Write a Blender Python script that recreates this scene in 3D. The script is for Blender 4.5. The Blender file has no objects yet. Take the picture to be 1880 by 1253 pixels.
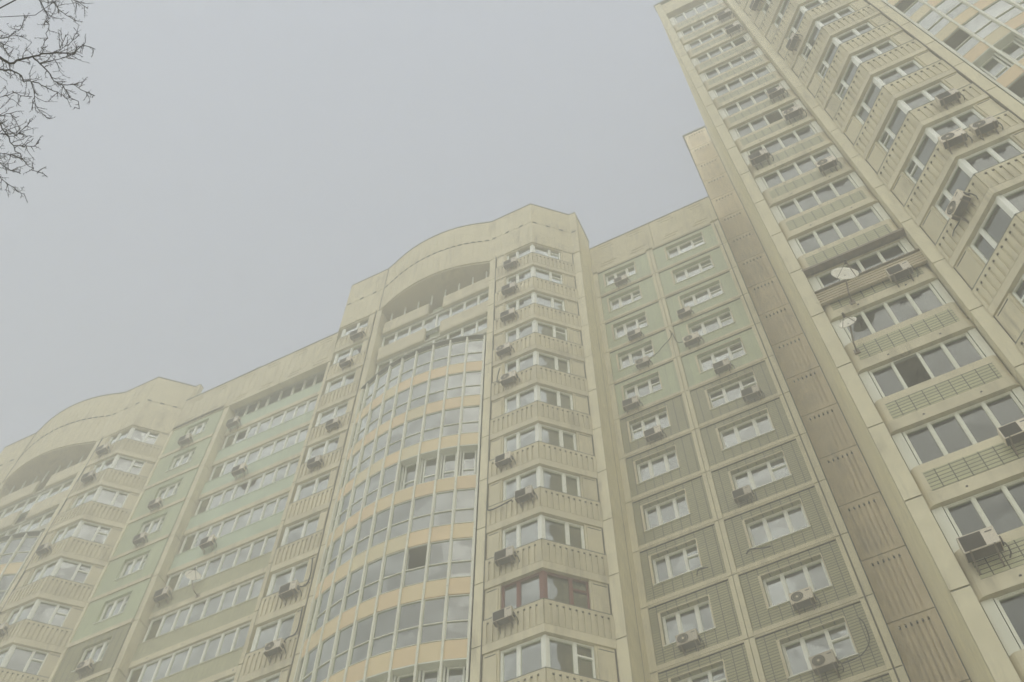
import bpy, bmesh, math, random
from mathutils import Vector, Matrix
random.seed(7)
scene = bpy.context.scene
COL = scene.collection
GZ = -1.7            # ground level; the camera lens is the origin
SH = 2.8             # storey height

# ------------------------------------------------------------------ materials
def new_mat(name):
    m = bpy.data.materials.new(name); m.use_nodes = True
    nt = m.node_tree; nt.nodes.clear()
    return m, nt, nt.nodes.new('ShaderNodeOutputMaterial')

def N(nt, typ, **kw):
    n = nt.nodes.new(typ)
    for k, v in kw.items():
        if hasattr(n, k): setattr(n, k, v)
        else: n.inputs[k].default_value = v
    return n

def surf(name, col, rough=.85, var=.10, stain=.25, stain_col=(.16, .13, .08), scale=1.0, bump=.25, spec=.3, metal=0.0, rand=0.0, tile=None):
    """wall-like surface: base colour, mottling, soft vertical streaks, optional tile grid (width, height, joint, joint colour)"""
    m, nt, out = new_mat(name)
    L = nt.links.new
    p = N(nt, 'ShaderNodeBsdfPrincipled'); p.inputs['Roughness'].default_value = rough
    p.inputs['Specular IOR Level'].default_value = spec; p.inputs['Metallic'].default_value = metal
    tc = N(nt, 'ShaderNodeTexCoord'); geo = N(nt, 'ShaderNodeNewGeometry')
    pos = geo.outputs['Position']
    n1 = N(nt, 'ShaderNodeTexNoise'); n1.inputs['Scale'].default_value = 1.3*scale; n1.inputs['Detail'].default_value = 6; n1.inputs['Roughness'].default_value = .62
    L(pos, n1.inputs['Vector'])
    hsv = N(nt, 'ShaderNodeHueSaturation'); hsv.inputs['Color'].default_value = (*col, 1)
    mr = N(nt, 'ShaderNodeMapRange'); mr.inputs['From Min'].default_value = .3; mr.inputs['From Max'].default_value = .7
    mr.inputs['To Min'].default_value = 1-var; mr.inputs['To Max'].default_value = 1+var
    L(n1.outputs['Fac'], mr.inputs['Value'])
    val = mr.outputs['Result']
    if rand:
        oi = N(nt, 'ShaderNodeObjectInfo'); r2 = N(nt, 'ShaderNodeMapRange'); r2.inputs['To Min'].default_value = 1-rand; r2.inputs['To Max'].default_value = 1+rand
        L(oi.outputs['Random'], r2.inputs['Value'])
        mu = N(nt, 'ShaderNodeMath', operation='MULTIPLY'); L(val, mu.inputs[0]); L(r2.outputs['Result'], mu.inputs[1]); val = mu.outputs[0]
    L(val, hsv.inputs['Value'])
    colo = hsv.outputs['Color']
    if tile:
        w, h, j, jc = tile
        sep = N(nt, 'ShaderNodeSeparateXYZ'); cmb = N(nt, 'ShaderNodeCombineXYZ'); L(pos, sep.inputs[0]); L(sep.outputs[0], cmb.inputs[0]); L(sep.outputs[2], cmb.inputs[1])
        br = N(nt, 'ShaderNodeTexBrick'); br.offset = 0.0; br.squash = 1.0
        br.inputs['Scale'].default_value = 1; br.inputs['Brick Width'].default_value = w; br.inputs['Row Height'].default_value = h
        br.inputs['Mortar Size'].default_value = j; br.inputs['Mortar Smooth'].default_value = .2; br.inputs['Bias'].default_value = 0
        br.inputs['Color1'].default_value = (.93, .93, .93, 1); br.inputs['Color2'].default_value = (1.07, 1.07, 1.05, 1); br.inputs['Mortar'].default_value = (*jc, 1)
        L(cmb.outputs[0], br.inputs['Vector'])
        mx = N(nt, 'ShaderNodeMix', data_type='RGBA', blend_type='MULTIPLY'); mx.inputs[0].default_value = 1
        L(colo, mx.inputs[6]); L(br.outputs['Color'], mx.inputs[7]); colo = mx.outputs[2]
    if stain:
        mp = N(nt, 'ShaderNodeMapping'); mp.inputs['Scale'].default_value = (3.6, 3.6, .30); L(pos, mp.inputs['Vector'])
        n2 = N(nt, 'ShaderNodeTexNoise'); n2.inputs['Scale'].default_value = 1; n2.inputs['Detail'].default_value = 7; n2.inputs['Roughness'].default_value = .7; L(mp.outputs[0], n2.inputs['Vector'])
        m2 = N(nt, 'ShaderNodeMapRange'); m2.inputs['From Min'].default_value = .47; m2.inputs['From Max'].default_value = .80; m2.inputs['To Min'].default_value = 0; m2.inputs['To Max'].default_value = stain
        L(n2.outputs['Fac'], m2.inputs['Value'])
        n4 = N(nt, 'ShaderNodeTexNoise'); n4.inputs['Scale'].default_value = .55; n4.inputs['Detail'].default_value = 3; L(pos, n4.inputs['Vector'])
        m4 = N(nt, 'ShaderNodeMapRange'); m4.inputs['From Min'].default_value = .42; m4.inputs['From Max'].default_value = .62; m4.inputs['To Min'].default_value = .08; L(n4.outputs['Fac'], m4.inputs['Value'])
        mu4 = N(nt, 'ShaderNodeMath', operation='MULTIPLY'); L(m2.outputs['Result'], mu4.inputs[0]); L(m4.outputs['Result'], mu4.inputs[1])
        mx2 = N(nt, 'ShaderNodeMix', data_type='RGBA'); L(mu4.outputs[0], mx2.inputs[0]); L(colo, mx2.inputs[6]); mx2.inputs[7].default_value = (*stain_col, 1); colo = mx2.outputs[2]
    L(colo, p.inputs['Base Color'])
    if bump:
        n3 = N(nt, 'ShaderNodeTexNoise'); n3.inputs['Scale'].default_value = 38; n3.inputs['Detail'].default_value = 4; L(pos, n3.inputs['Vector'])
        b = N(nt, 'ShaderNodeBump'); b.inputs['Strength'].default_value = bump; b.inputs['Distance'].default_value = .01; L(n3.outputs['Fac'], b.inputs['Height']); L(b.outputs[0], p.inputs['Normal'])
    L(p.outputs[0], out.inputs['Surface'])
    return m

M = {}
M['cream'] = surf('cream_concrete', (.64, .575, .385), var=.09, stain=.75, rand=.07)
M['panel'] = surf('cream_facade_panel', (.625, .56, .365), var=.08, stain=.75, rand=.07)
M['pilaster'] = surf('pale_pilaster_concrete', (.70, .635, .42), var=.08, stain=.75, rand=.07)
M['brown'] = surf('tan_ribbed_panel', (.78, .65, .41), var=.10, stain=.75, rand=.07)
M['tan'] = surf('tan_side_wall', (.82, .74, .48), var=.10, stain=.35)
M['mint'] = surf('mint_tile', (0.42, 0.46, 0.27), var=.05, stain=.18, tile=(.33, 5.6, .006, (.62, .62, .6)), bump=.1, rough=.5)
M['olive'] = surf('olive_glazed_tile', (.345, .325, .165), var=.06, stain=.15, tile=(.33, .112, .014, (.14, .125, .085)), bump=.1, rough=.45)
M['ltile'] = surf('balcony_tile', (0.451, 0.435, 0.246), var=.06, stain=.2, tile=(.31, .118, .012, (.10, .09, .06)), bump=.1, rough=.5)
M['mintp'] = surf('mint_parapet', (0.492, 0.564, 0.406), var=.07, stain=.22, tile=(.2, 4.0, .005, (.75, .75, .72)), bump=.15)
M['tilep'] = surf('tiled_parapet', (0.482, 0.467, 0.291), var=.07, stain=.22, tile=(.2, .1, .008, (.60, .58, .5)), bump=.15)
M['yellow'] = surf('yellow_spandrel', (.71, .57, .31), rough=.45, var=.05, stain=.12, bump=.05, rand=.04)
M['yellow2'] = surf('orange_spandrel', (.72, .55, .30), rough=.45, var=.05, stain=.12, bump=.05, rand=.04)
M['yellow3'] = surf('straw_spandrel', (.66, .57, .33), rough=.45, var=.05, stain=.12, bump=.05, rand=.04)
M['joint'] = surf('dark_joint_sealant_and_shade', (.035, .028, .016), var=.4, stain=0, scale=8, bump=.6)  # joint sealant; also colours the painted shadow line under floor bands
M['mortar_and_shade'] = surf('rough_brown_mortar_and_shade', (.12, .095, .055), var=.45, stain=.2, scale=9, bump=1.0)  # joint mortar; also colours the painted shade in channel ends
M['white'] = surf('white_window_plastic', (0.82, 0.82, 0.689), rough=.4, var=.03, stain=.08, bump=0, spec=.45)
M['redframe'] = surf('red_brown_window_wood', (.17, .050, .030), rough=.5, var=.12, stain=.2, bump=.1)
M['greyframe'] = surf('grey_bay_mullion', (0.738, 0.728, 0.574), rough=.45, var=.06, stain=.3, bump=0)
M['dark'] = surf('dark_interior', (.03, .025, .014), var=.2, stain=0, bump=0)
M['ceil'] = surf('room_ceiling', (0.533, 0.512, 0.389), var=.05, stain=.1, bump=0)
M['curtain'] = surf('white_curtain', (0.806, 0.82, 0.734), rough=.9, var=.05, stain=0, bump=0, rand=.12)
M['blind'] = surf('grey_blind', (0.779, 0.82, 0.697), rough=.8, var=.06, stain=0, bump=0, rand=.2, tile=(5, .045, .007, (.6, .6, .6)))
M['beigecurt'] = surf('beige_curtain', (0.82, 0.738, 0.553), rough=.9, var=.08, stain=0, bump=0, rand=.15)
M['ac'] = surf('air_conditioner_enamel', (.62, .55, .41), rough=.45, var=.05, stain=.25, bump=0, rand=.24, spec=.4)
M['acdark'] = surf('air_conditioner_grille', (.035, .028, .016), rough=.6, var=.2, stain=0, bump=0)
M['acmid'] = surf('air_conditioner_base', (.085, .068, .042), rough=.7, var=.2, stain=.3, bump=0)
M['metal'] = surf('rusty_steel', (.22, .17, .11), rough=.6, var=.3, stain=.5, bump=.2, scale=6)
M['rubber'] = surf('black_cable', (.022, .02, .015), rough=.7, var=.2, stain=0, bump=0)
M['dish'] = surf('satellite_dish_paint', (0.82, 0.773, 0.615), rough=.5, var=.06, stain=.3, bump=0)
M['cladding'] = surf('tan_siding', (0.492, 0.41, 0.256), rough=.6, var=.06, stain=.2, bump=0)
M['roof'] = surf('roof_felt', (.10, .09, .075), var=.2, stain=0, bump=.3)
M['flash'] = surf('roof_edge_metal', (.20, .20, .15), rough=.5, var=.2, stain=.2, bump=0)
M['bark'] = surf('bark', (.022, .018, .010), var=.35, stain=0, scale=10, bump=.8)
M['twig'] = surf('twig_bark', (.035, .024, .014), var=.3, stain=0, scale=10, bump=0)
M['ground'] = surf('winter_lawn', (.20, .19, .13), var=.35, stain=0, scale=2, bump=.6)
M['paving'] = surf('grey_paving', (.22, .21, .19), var=.15, stain=0, tile=(.6, .6, .01, (.6, .6, .6)), bump=.3)

def glass_mat(name, tint, refl, base=.09):
    m, nt, out = new_mat(name); L = nt.links.new
    fr = N(nt, 'ShaderNodeFresnel'); fr.inputs['IOR'].default_value = 1.52
    mm = N(nt, 'ShaderNodeMath', operation='MULTIPLY_ADD'); mm.inputs[1].default_value = refl; mm.inputs[2].default_value = base; mm.use_clamp = True
    L(fr.outputs[0], mm.inputs[0])
    g0 = N(nt, 'ShaderNodeNewGeometry'); vo = N(nt, 'ShaderNodeTexVoronoi'); vo.inputs['Scale'].default_value = 1.35; L(g0.outputs['Position'], vo.inputs['Vector'])
    sp = N(nt, 'ShaderNodeSeparateColor'); L(vo.outputs['Color'], sp.inputs[0])
    mv = N(nt, 'ShaderNodeMapRange'); mv.inputs['To Min'].default_value = base*.35; mv.inputs['To Max'].default_value = base*1.45; L(sp.outputs[0], mv.inputs['Value']); L(mv.outputs['Result'], mm.inputs[2])
    g = N(nt, 'ShaderNodeBsdfGlossy'); g.inputs['Roughness'].default_value = .03; g.inputs['Color'].default_value = (.93, .96, .86, 1)
    t = N(nt, 'ShaderNodeBsdfTransparent'); t.inputs['Color'].default_value = (*tint, 1)
    geo = N(nt, 'ShaderNodeNewGeometry'); ns = N(nt, 'ShaderNodeTexNoise'); ns.inputs['Scale'].default_value = 1.4; ns.inputs['Detail'].default_value = 1
    L(geo.outputs['Position'], ns.inputs['Vector'])
    b = N(nt, 'ShaderNodeBump'); b.inputs['Strength'].default_value = .12; b.inputs['Distance'].default_value = .05; L(ns.outputs['Fac'], b.inputs['Height']); L(b.outputs[0], g.inputs['Normal'])
    mx = N(nt, 'ShaderNodeMixShader'); L(mm.outputs[0], mx.inputs[0]); L(t.outputs[0], mx.inputs[1]); L(g.outputs[0], mx.inputs[2]); L(mx.outputs[0], out.inputs['Surface'])
    return m
M['glass'] = glass_mat('window_glass', (.85, .88, .80), 2.2, .15)
M['bayglass'] = glass_mat('tinted_bay_glass', (.66, .72, .60), 1.9, .12)
M['logglass'] = glass_mat('balcony_glass', (.50, .52, .40), 1.2, .04)

def emit_mat(name, col, s):
    m, nt, out = new_mat(name); e = N(nt, 'ShaderNodeEmission'); e.inputs['Color'].default_value = (*col, 1); e.inputs['Strength'].default_value = s
    nt.links.new(e.outputs[0], out.inputs['Surface']); return m
M['bulb'] = emit_mat('lit_bulb', (1, .55, .28), 9)

# ------------------------------------------------------------------ mesh helpers
class Face:
    """vertical plane: s runs left to right as seen from outside, t points outwards, z up"""
    def __init__(self, p0, p1):
        self.o = Vector(p0[:2]); d = Vector(p1[:2]) - self.o; self.L = d.length; self.d = d/self.L; self.n = Vector((self.d.y, -self.d.x))
    def pt(self, s, t, z):
        q = self.o + self.d*s + self.n*t
        return (q.x, q.y, z)

class MB:
    def __init__(self): self.v, self.f, self.m = [], [], []
    def add(self, verts, faces, mi=0):
        b = len(self.v); self.v += [tuple(x) for x in verts]
        for fc in faces: self.f.append(tuple(i+b for i in fc)); self.m.append(mi)
    def hexa(self, a, mi=0):
        self.add(a, [(0, 3, 2, 1), (4, 5, 6, 7), (0, 1, 5, 4), (1, 2, 6, 5), (2, 3, 7, 6), (3, 0, 4, 7)], mi)
    def box(self, F, s0, s1, t0, t1, z0, z1, mi=0):
        if s1-s0 < 1e-4 or z1-z0 < 1e-4: return
        c = [(s0, t0), (s1, t0), (s1, t1), (s0, t1)]
        self.hexa([F.pt(s, t, z0) for s, t in c]+[F.pt(s, t, z1) for s, t in c], mi)
    def abox(self, x0, x1, y0, y1, z0, z1, mi=0):
        c = [(x0, y0), (x1, y0), (x1, y1), (x0, y1)]
        self.hexa([(x, y, z0) for x, y in c]+[(x, y, z1) for x, y in c], mi)
    def strip(self, pts, t0, t1, z0, z1, mi=0, mis=None):
        """solid band that follows a polyline, from offset t0 to t1 (outwards)"""
        a = offset(pts, t0); b = offset(pts, t1)
        for i in range(len(pts)-1):
            q = [a[i], a[i+1], b[i+1], b[i]]
            self.hexa([(x, y, z0) for x, y in q]+[(x, y, z1) for x, y in q], mis[i] if mis else mi)
    def prism(self, poly, z0, z1, mi=0):
        n = len(poly)
        self.add([(x, y, z0) for x, y in poly]+[(x, y, z1) for x, y in poly],
                 [tuple(range(n-1, -1, -1)), tuple(range(n, 2*n))]+[(i, (i+1) % n, n+(i+1) % n, n+i) for i in range(n)], mi)
    def tube(self, path, r, n=6, mi=0):
        path = [Vector(p) for p in path]; rr = r if isinstance(r, (list, tuple)) else [r]*len(path)
        b = len(self.v); prev = None
        for i, p in enumerate(path):
            d = (path[min(i+1, len(path)-1)]-path[max(i-1, 0)])
            d = d.normalized() if d.length > 1e-9 else Vector((0, 0, 1))
            ref = prev if prev is not None else (Vector((0, 0, 1)) if abs(d.z) < .9 else Vector((1, 0, 0)))
            x = (ref - d*ref.dot(d)); x = x.normalized() if x.length > 1e-6 else d.orthogonal().normalized(); prev = x
            y = d.cross(x)
            for k in range(n):
                an = 2*math.pi*k/n; self.v.append(tuple(p+(x*math.cos(an)+y*math.sin(an))*rr[i]))
        for i in range(len(path)-1):
            for k in range(n):
                self.f.append((b+i*n+k, b+i*n+(k+1) % n, b+(i+1)*n+(k+1) % n, b+(i+1)*n+k)); self.m.append(mi)
        self.f.append(tuple(b+k for k in range(n-1, -1, -1))); self.m.append(mi)
        self.f.append(tuple(b+(len(path)-1)*n+k for k in range(n))); self.m.append(mi)
    def build(self, name, mats, parent=None, smooth=False, bevel=0):
        if not self.f: return None
        off = parent.matrix_world.translation if parent is not None else Vector((0, 0, 0))
        me = bpy.data.meshes.new(name)
        if parent is not None:
            w = WORLD[parent.name]; vv = [(x-w[0], y-w[1], z-w[2]) for x, y, z in self.v]
        else: vv = self.v
        me.from_pydata(vv, [], self.f)
        for m in (mats if isinstance(mats, (list, tuple)) else [mats]): me.materials.append(M[m])
        me.polygons.foreach_set('material_index', self.m)
        bm = bmesh.new(); bm.from_mesh(me); bmesh.ops.recalc_face_normals(bm, faces=bm.faces); bm.to_mesh(me); bm.free()
        if smooth: me.polygons.foreach_set('use_smooth', [True]*len(me.polygons))
        o = bpy.data.objects.new(name, me); COL.objects.link(o)
        if parent is not None: o.parent = parent; WORLD[o.name] = WORLD[parent.name]
        else: WORLD[o.name] = (0, 0, 0)
        if bevel:
            b = o.modifiers.new('bevel', 'BEVEL'); b.width = bevel; b.segments = 2; b.limit_method = 'ANGLE'
        return o
WORLD = {}

def offset(pts, t):
    ns = []
    for i in range(len(pts)-1):
        d = Vector((pts[i+1][0]-pts[i][0], pts[i+1][1]-pts[i][1])).normalized(); ns.append(Vector((d.y, -d.x)))
    out = []
    for i, p in enumerate(pts):
        if i == 0: m = ns[0]
        elif i == len(pts)-1: m = ns[-1]
        else: m = (ns[i-1]+ns[i])/(1+ns[i-1].dot(ns[i]))
        out.append((p[0]+m.x*t, p[1]+m.y*t))
    return out

def tag(o, label=None, cat=None, group=None, kind=None):
    if label: o['label'] = label
    if cat: o['category'] = cat
    if group: o['group'] = group
    if kind: o['kind'] = kind
    return o
def thing(name, label, cat, loc, group=None, rz=0):
    o = bpy.data.objects.new(name, None); COL.objects.link(o); o.location = loc; o.rotation_euler = (0, 0, rz); WORLD[o.name] = tuple(loc)
    o.empty_display_size = .3
    return tag(o, label, cat, group)

def ribbed(mb, F, s0, s1, z0, z1, t0, t1, pitch, gw, top, bot, deep, mi=0, lo=None, hi=None, end_shade=.03):
    """slab face with vertical recessed channels"""
    mb.box(F, s0, s1, t0, t1-deep, z0, z1, mi)
    mb.box(F, s0, s1, t1-deep, t1, z1-top, z1, mi)
    mb.box(F, s0, s1, t1-deep, t1, z0, z0+bot, mi)
    a = s0 if lo is None else lo; b = s1 if hi is None else hi
    n = max(1, int((b-a)/pitch)); m = ((b-a)-n*pitch)/2
    edges = [s0]+[x for k in range(n) for x in (a+m+k*pitch+(pitch-gw)/2, a+m+k*pitch+(pitch+gw)/2)]+[s1]
    for k in range(0, len(edges), 2): mb.box(F, edges[k], edges[k+1], t1-deep, t1, z0+bot, z1-top, mi)
    if end_shade:
        for k in range(1, len(edges)-1, 2): mb.box(F, edges[k]+.004, edges[k+1]-.004, t1-deep, t1-deep*.35, z1-top-end_shade, z1-top-.001, 1)  # dark boxes painting the shade at the upper end of each channel

def wavy(mb, F, s0, s1, t, z0, z1, amp=.025, wl=.13, mi=0):
    n = max(6, int((s1-s0)/wl*5)); b = len(mb.v); ph = random.random()*6
    for i in range(n+1):
        s = s0+(s1-s0)*i/n; tt = t+amp*math.sin(ph+2*math.pi*(s-s0)/wl+math.sin(5*s))
        mb.v.append(F.pt(s, tt, z0)); mb.v.append(F.pt(s, tt, z1))
    for i in range(n):
        mb.f.append((b+2*i, b+2*i+2, b+2*i+3, b+2*i+1)); mb.m.append(mi)

CURT = ['curtain', 'blind', 'beigecurt']
def window(parent, parts, mat='white', glass='glass', t=-.13, bar=.055, post=.09, name='window', label=None, dress=None, open_pane=None, sill=True, open_vent=None):
    """parts: list of (Face, s0, s1, z0, z1, cuts, vents); one window, even when it wraps a corner"""
    fr, gl = MB(), MB(); cu = {k: MB() for k in CURT}
    pid = 0
    style = random.random()
    for F, s0, s1, z0, z1, cuts, vents in parts:
        xs = [s0]+[s0+(s1-s0)*c for c in cuts]+[s1]
        fr.box(F, s0, s1, t-.06, t+.02, z0, z0+bar); fr.box(F, s0, s1, t-.06, t+.02, z1-bar, z1)
        fr.box(F, s0, s0+bar, t-.06, t+.02, z0+bar, z1-bar); fr.box(F, s1-bar, s1, t-.06, t+.02, z0+bar, z1-bar)
        for x in xs[1:-1]: fr.box(F, x-post/2, x+post/2, t-.06, t+.025, z0+bar, z1-bar)
        for i in range(len(xs)-1):
            a = xs[i]+(bar if i == 0 else post/2); b = xs[i+1]-(bar if i == len(xs)-2 else post/2)
            zv = None
            if i in vents:
                zv = z1-(z1-z0)*.36; fr.box(F, a, b, t-.055, t+.02, zv-.035, zv+.035)
            op = open_pane is not None and pid in open_pane
            if not op:
                if zv:
                    gl.box(F, a-.01, b+.01, t-.035, t-.025, z0+bar-.01, zv)
                    if i != open_vent: gl.box(F, a-.01, b+.01, t-.033, t-.027, zv+.001, z1-bar+.01)
                else:
                    gl.box(F, a-.01, b+.01, t-.035, t-.025, z0+bar-.01, z1-bar+.01)
                    # inner sash rim
                    w = .022
                    fr.box(F, a, a+w, t-.045, t+.004, z0+bar, z1-bar); fr.box(F, b-w, b, t-.045, t+.004, z0+bar, z1-bar)
                    fr.box(F, a+w, b-w, t-.045, t+.004, z0+bar, z0+bar+w); fr.box(F, a+w, b-w, t-.045, t+.004, z1-bar-w, z1-bar)
                k = dress[pid % len(dress)] if dress else None
                if k is None:
                    r = (style*.75+random.random()*.25)
                    k = 'curtain' if r < .62 else 'blind' if r < .76 else 'beigecurt' if r < .82 else 'none'
                if k in ('curtain', 'beigecurt'):
                    lo = 0 if random.random() < .8 else random.uniform(0, .3)
                    wavy(cu[k], F, a-.03+lo*(b-a), b+.03, t-.17, z0-.05, z1+.02)
                elif k == 'blind':
                    cu[k].box(F, a-.02, b+.02, t-.14, t-.13, z0+(0 if random.random() < .7 else .3)*(z1-z0), z1)
            pid += 1
        if sill: fr.box(F, s0-.03, s1+.03, t+.021, .045, z0-.03, z0+.004)
    w = fr.build(name, mat, parent)
    if label: w['label'] = label
    gl.build('pane', glass, w)
    for k in CURT: cu[k].build('curtain' if k != 'blind' else 'blind', k, w)
    return w

def opening(mb, F, s0, s1, z0, z1, wins, t0=-.32, t1=0, mi=0):
    """wall panel s0..s1 x z0..z1 with window holes (a, b, lo, hi) side by side"""
    x = s0
    for a, b, lo, hi in wins:
        mb.box(F, x, a, t0, t1, z0, z1, mi); mb.box(F, a, b, t0, t1, z0, lo, mi); mb.box(F, a, b, t0, t1, hi, z1, mi); x = b
    mb.box(F, x, s1, t0, t1, z0, z1, mi)

def pilaster(parent, pts, tdepth, joint_z, top, bot, gap=.048, proud=0.0, mat='pilaster', label=None):
    mb = MB()
    zs = [joint_z+SH*k for k in range(-40, 40)]; zs = [z for z in zs if bot+.3 < z < top-.3]; zs = [bot]+zs+[top]
    for a, b in zip(zs, zs[1:]):
        mb.strip(pts, -tdepth, proud, a+gap/2 if a > bot else a, b-gap/2 if b < top else b, 0)
    q = [Vector(p) for p in pts]; q[0] = q[0]+(q[1]-q[0]).normalized()*.02; q[-1] = q[-1]+(q[-2]-q[-1]).normalized()*.02
    mb.strip([tuple(p) for p in q], -tdepth+.04, proud-.03, bot+.01, top-.01, 1)
    return mb.build('pilaster', [mat, 'joint'], parent)

def floors(p0, zlo, zhi):
    k = math.ceil((zlo-p0)/SH); out = []
    while p0+k*SH <= zhi: out.append(p0+k*SH); k += 1
    return out[::-1]

# ------------------------------------------------------------------ corner bay (parapet, lintel and window wrap an obtuse corner)
def corner_bay(B, P0, P1, P2, p_ref, zlo, zhi, w0, w1, specials=None, flat_first=True, glass='glass'):
    """P0-P1-P2 left to right; w0/w1: blank panel width at the left / right end"""
    F0, F1 = Face(P0, P1), Face(P1, P2); pts = [P0, P1, P2]
    for p in floors(p_ref, zlo, zhi):
        mb = MB()
        ribbed(mb, F0, 0, F0.L, p-1.03, p, -.2, .05, .195, .075, .13, .02, .045, hi=F0.L-.05)
        ribbed(mb, F1, 0, F1.L, p-1.03, p, -.2, .05, .195, .075, .13, .02, .045, lo=.05)
        par = mb.build('parapet', ['panel', 'mortar_and_shade'], B)
        cap = MB(); cap.strip(pts, -.2, .062, p+.001, p+.022, 0); cap.build('coping', 'flash', par)
        mb = MB(); mb.strip(pts, -.25, .045, p-1.375, p-1.036, 0); mb.build('lintel', 'cream', B)
        mb = MB(); mb.strip(pts, -1.7, -.252, p-1.30, p-1.1, 0); mb.build('floor_slab', 'ceil', B)
        # blank panels beside the window of this floor (window stands on the parapet top)
        z0, z1 = p+.024, p+1.42
        for F, a, b in ((F0, 0, w0), (F1, F1.L-w1, F1.L)):
            if b-a > .05:
                mb = MB(); mb.box(F, a+.01, b-.01, -.25, -.01, z0, z1)
                ribbed(mb, F, a+.07, b-.07, z0+.03, z1-.10, -.01, .035, .3, .001, .01, .01, .0005, end_shade=0)
                mb.box(F, a+.10, b-.10, .0355, .05, z1-.17, z1-.13); mb.box(F, a+.10, b-.10, .0354, .044, z1-.19, z1-.171, 1); mb.build('wall_panel', ['panel', 'joint'], B)
        # corner post and window
        sp = (specials or {}).get(round(p, 1), {})
        fm = sp.get('mat', 'white')
        fl = (F0, w0, F0.L-.09, z0, z1); ch = (F1, .09, F1.L-w1, z0, z1)
        if flat_first: prt = [(*fl, [.42], ()), (*ch, [.60], (1,) if random.random() < .45 else ())]
        else: prt = [(*fl, [.36], (0,) if random.random() < .6 else ()), (*ch, [.55], ())]
        w = window(B, prt, mat=fm, glass=glass, t=-.10, label=sp.get('label'), dress=sp.get('dress'), sill=False)
        mb = MB(); mb.strip([F0.pt(F0.L-.09, 0, 0)[:2], P1, F1.pt(.09, 0, 0)[:2]], -.19, -.06, z0, z1)
        mb.build('corner_post', fm, w)

# ------------------------------------------------------------------ curved glazed bay
MUL = [-22.7, -20.1, -15.4, -10.05, -5.05, .2, 6.1, 11.8, 17.2, 22.7]
def arc_pts(cx, cy, R, angs): return [(cx+R*math.sin(math.radians(a)), cy-R*math.cos(math.radians(a))) for a in angs]

def glass_bay(B, cx, cy, R, angs, p_ref, zlo, ztop, recess=None, dark=None, chand=None, seg_top=None):
    """p_ref: top of a spandrel; each storey below it: spandrel .76, upper pane 1.22, lower pane .80"""
    pts = arc_pts(cx, cy, R, angs); n = len(pts)-1
    ps = floors(p_ref, zlo, ztop-.4)
    for p in ps:
        mb = MB(); mb.strip(pts, -.12, -.012, p-.76, p, 0, mis=[random.choice((0, 0, 1, 1, 2)) for _ in range(n)])
        s = mb.build('spandrel', ['yellow', 'yellow2', 'yellow3'], B)
        mb = MB(); mb.strip(pts, -1.9, -.13, p-.70, p-.52, 0); mb.build('floor_slab', 'ceil', B)
    tops = ps+[ps[-1]-SH]
    for p in [ps[0]+SH]+ps:
        hi, lo = p-.76, p-2.8          # glazed zone of this storey
        if hi > ztop-.05: hi = ztop-.09
        tr = p-1.98
        fr, gl = MB(), MB(); cu = {k: MB() for k in CURT}
        rec = (recess or {}).get(round(p, 1), ()); dk = (dark or {}).get(round(p, 1), ())
        st = random.random()
        for i in range(n):
            F = Face(pts[i], pts[i+1]); a, b = .03, F.L-.03
            t = -.30 if i in rec else -.03
            w = .055 if i in rec else .028
            if i in rec:
                fr.box(F, a, b, t-.05, -.02, lo, lo+.03); fr.box(F, a, b, t-.05, -.02, hi-.05, hi)
                fr.box(F, a, a+.05, t-.05, t+.06, lo+.03, hi-.05); fr.box(F, b-.05, b, t-.05, t+.06, lo+.03, hi-.05); a += .09; b -= .09
            fr.box(F, a, b, t-.04, t+.02, lo+.031, lo+.031+w); fr.box(F, a, b, t-.04, t+.02, hi-.051-w, hi-.051)
            fr.box(F, a, b, t-.04, t+.02, tr-w/2-.005, tr+w/2+.005)
            fr.box(F, a, a+w, t-.04, t+.018, lo+.031, hi-.051); fr.box(F, b-w, b, t-.04, t+.018, lo+.031, hi-.051)
            op = i in dk
            if not op: gl.box(F, a+w/2, b-w/2, t-.02, t-.012, tr, hi-.06)
            gl.box(F, a+w/2, b-w/2, t-.021, t-.013, lo+.04, tr-.001)
            r = st*.6+random.random()*.4
            k = None if op or (i == 7 and abs(p-28.8) < .01) else 'curtain' if r < .42 else 'beigecurt' if r < .5 else 'blind' if r < .6 else None
            if k in ('curtain', 'beigecurt'): wavy(cu[k], F, a, b, t-.28, lo-.1, hi, amp=.03, wl=.16)
            elif k: cu[k].box(F, a, b, t-.2, t-.19, tr-.2*random.random(), hi)
            # solid lining behind the lower pane of some cells
            if random.random() < .45: cu['blind'].box(F, a, b, t-.34, t-.32, lo+.02, lo+.55)
        w = fr.build('window', 'greyframe' if not rec else 'white', B); gl.build('pane', 'bayglass', w)
        for k in CURT: cu[k].build('curtain' if k != 'blind' else 'blind', k, w)
    zb = ps[-1]-2.8
    for i, q in enumerate(pts):
        a = angs[i]; F = Face(q, (q[0]+math.cos(math.radians(a)), q[1]+math.sin(math.radians(a))))
        mb = MB(); mb.box(F, -.035, .035, -.13, .035, zb, ztop-.03)
        for p in ps:   # joint plates at the spandrels
            mb.box(F, -.045, .045, .0352, .047, p-.40, p-.36)
        mb.build('mullion', 'greyframe', B)
    return pts, zb

def ac_unit_parts(): pass

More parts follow.
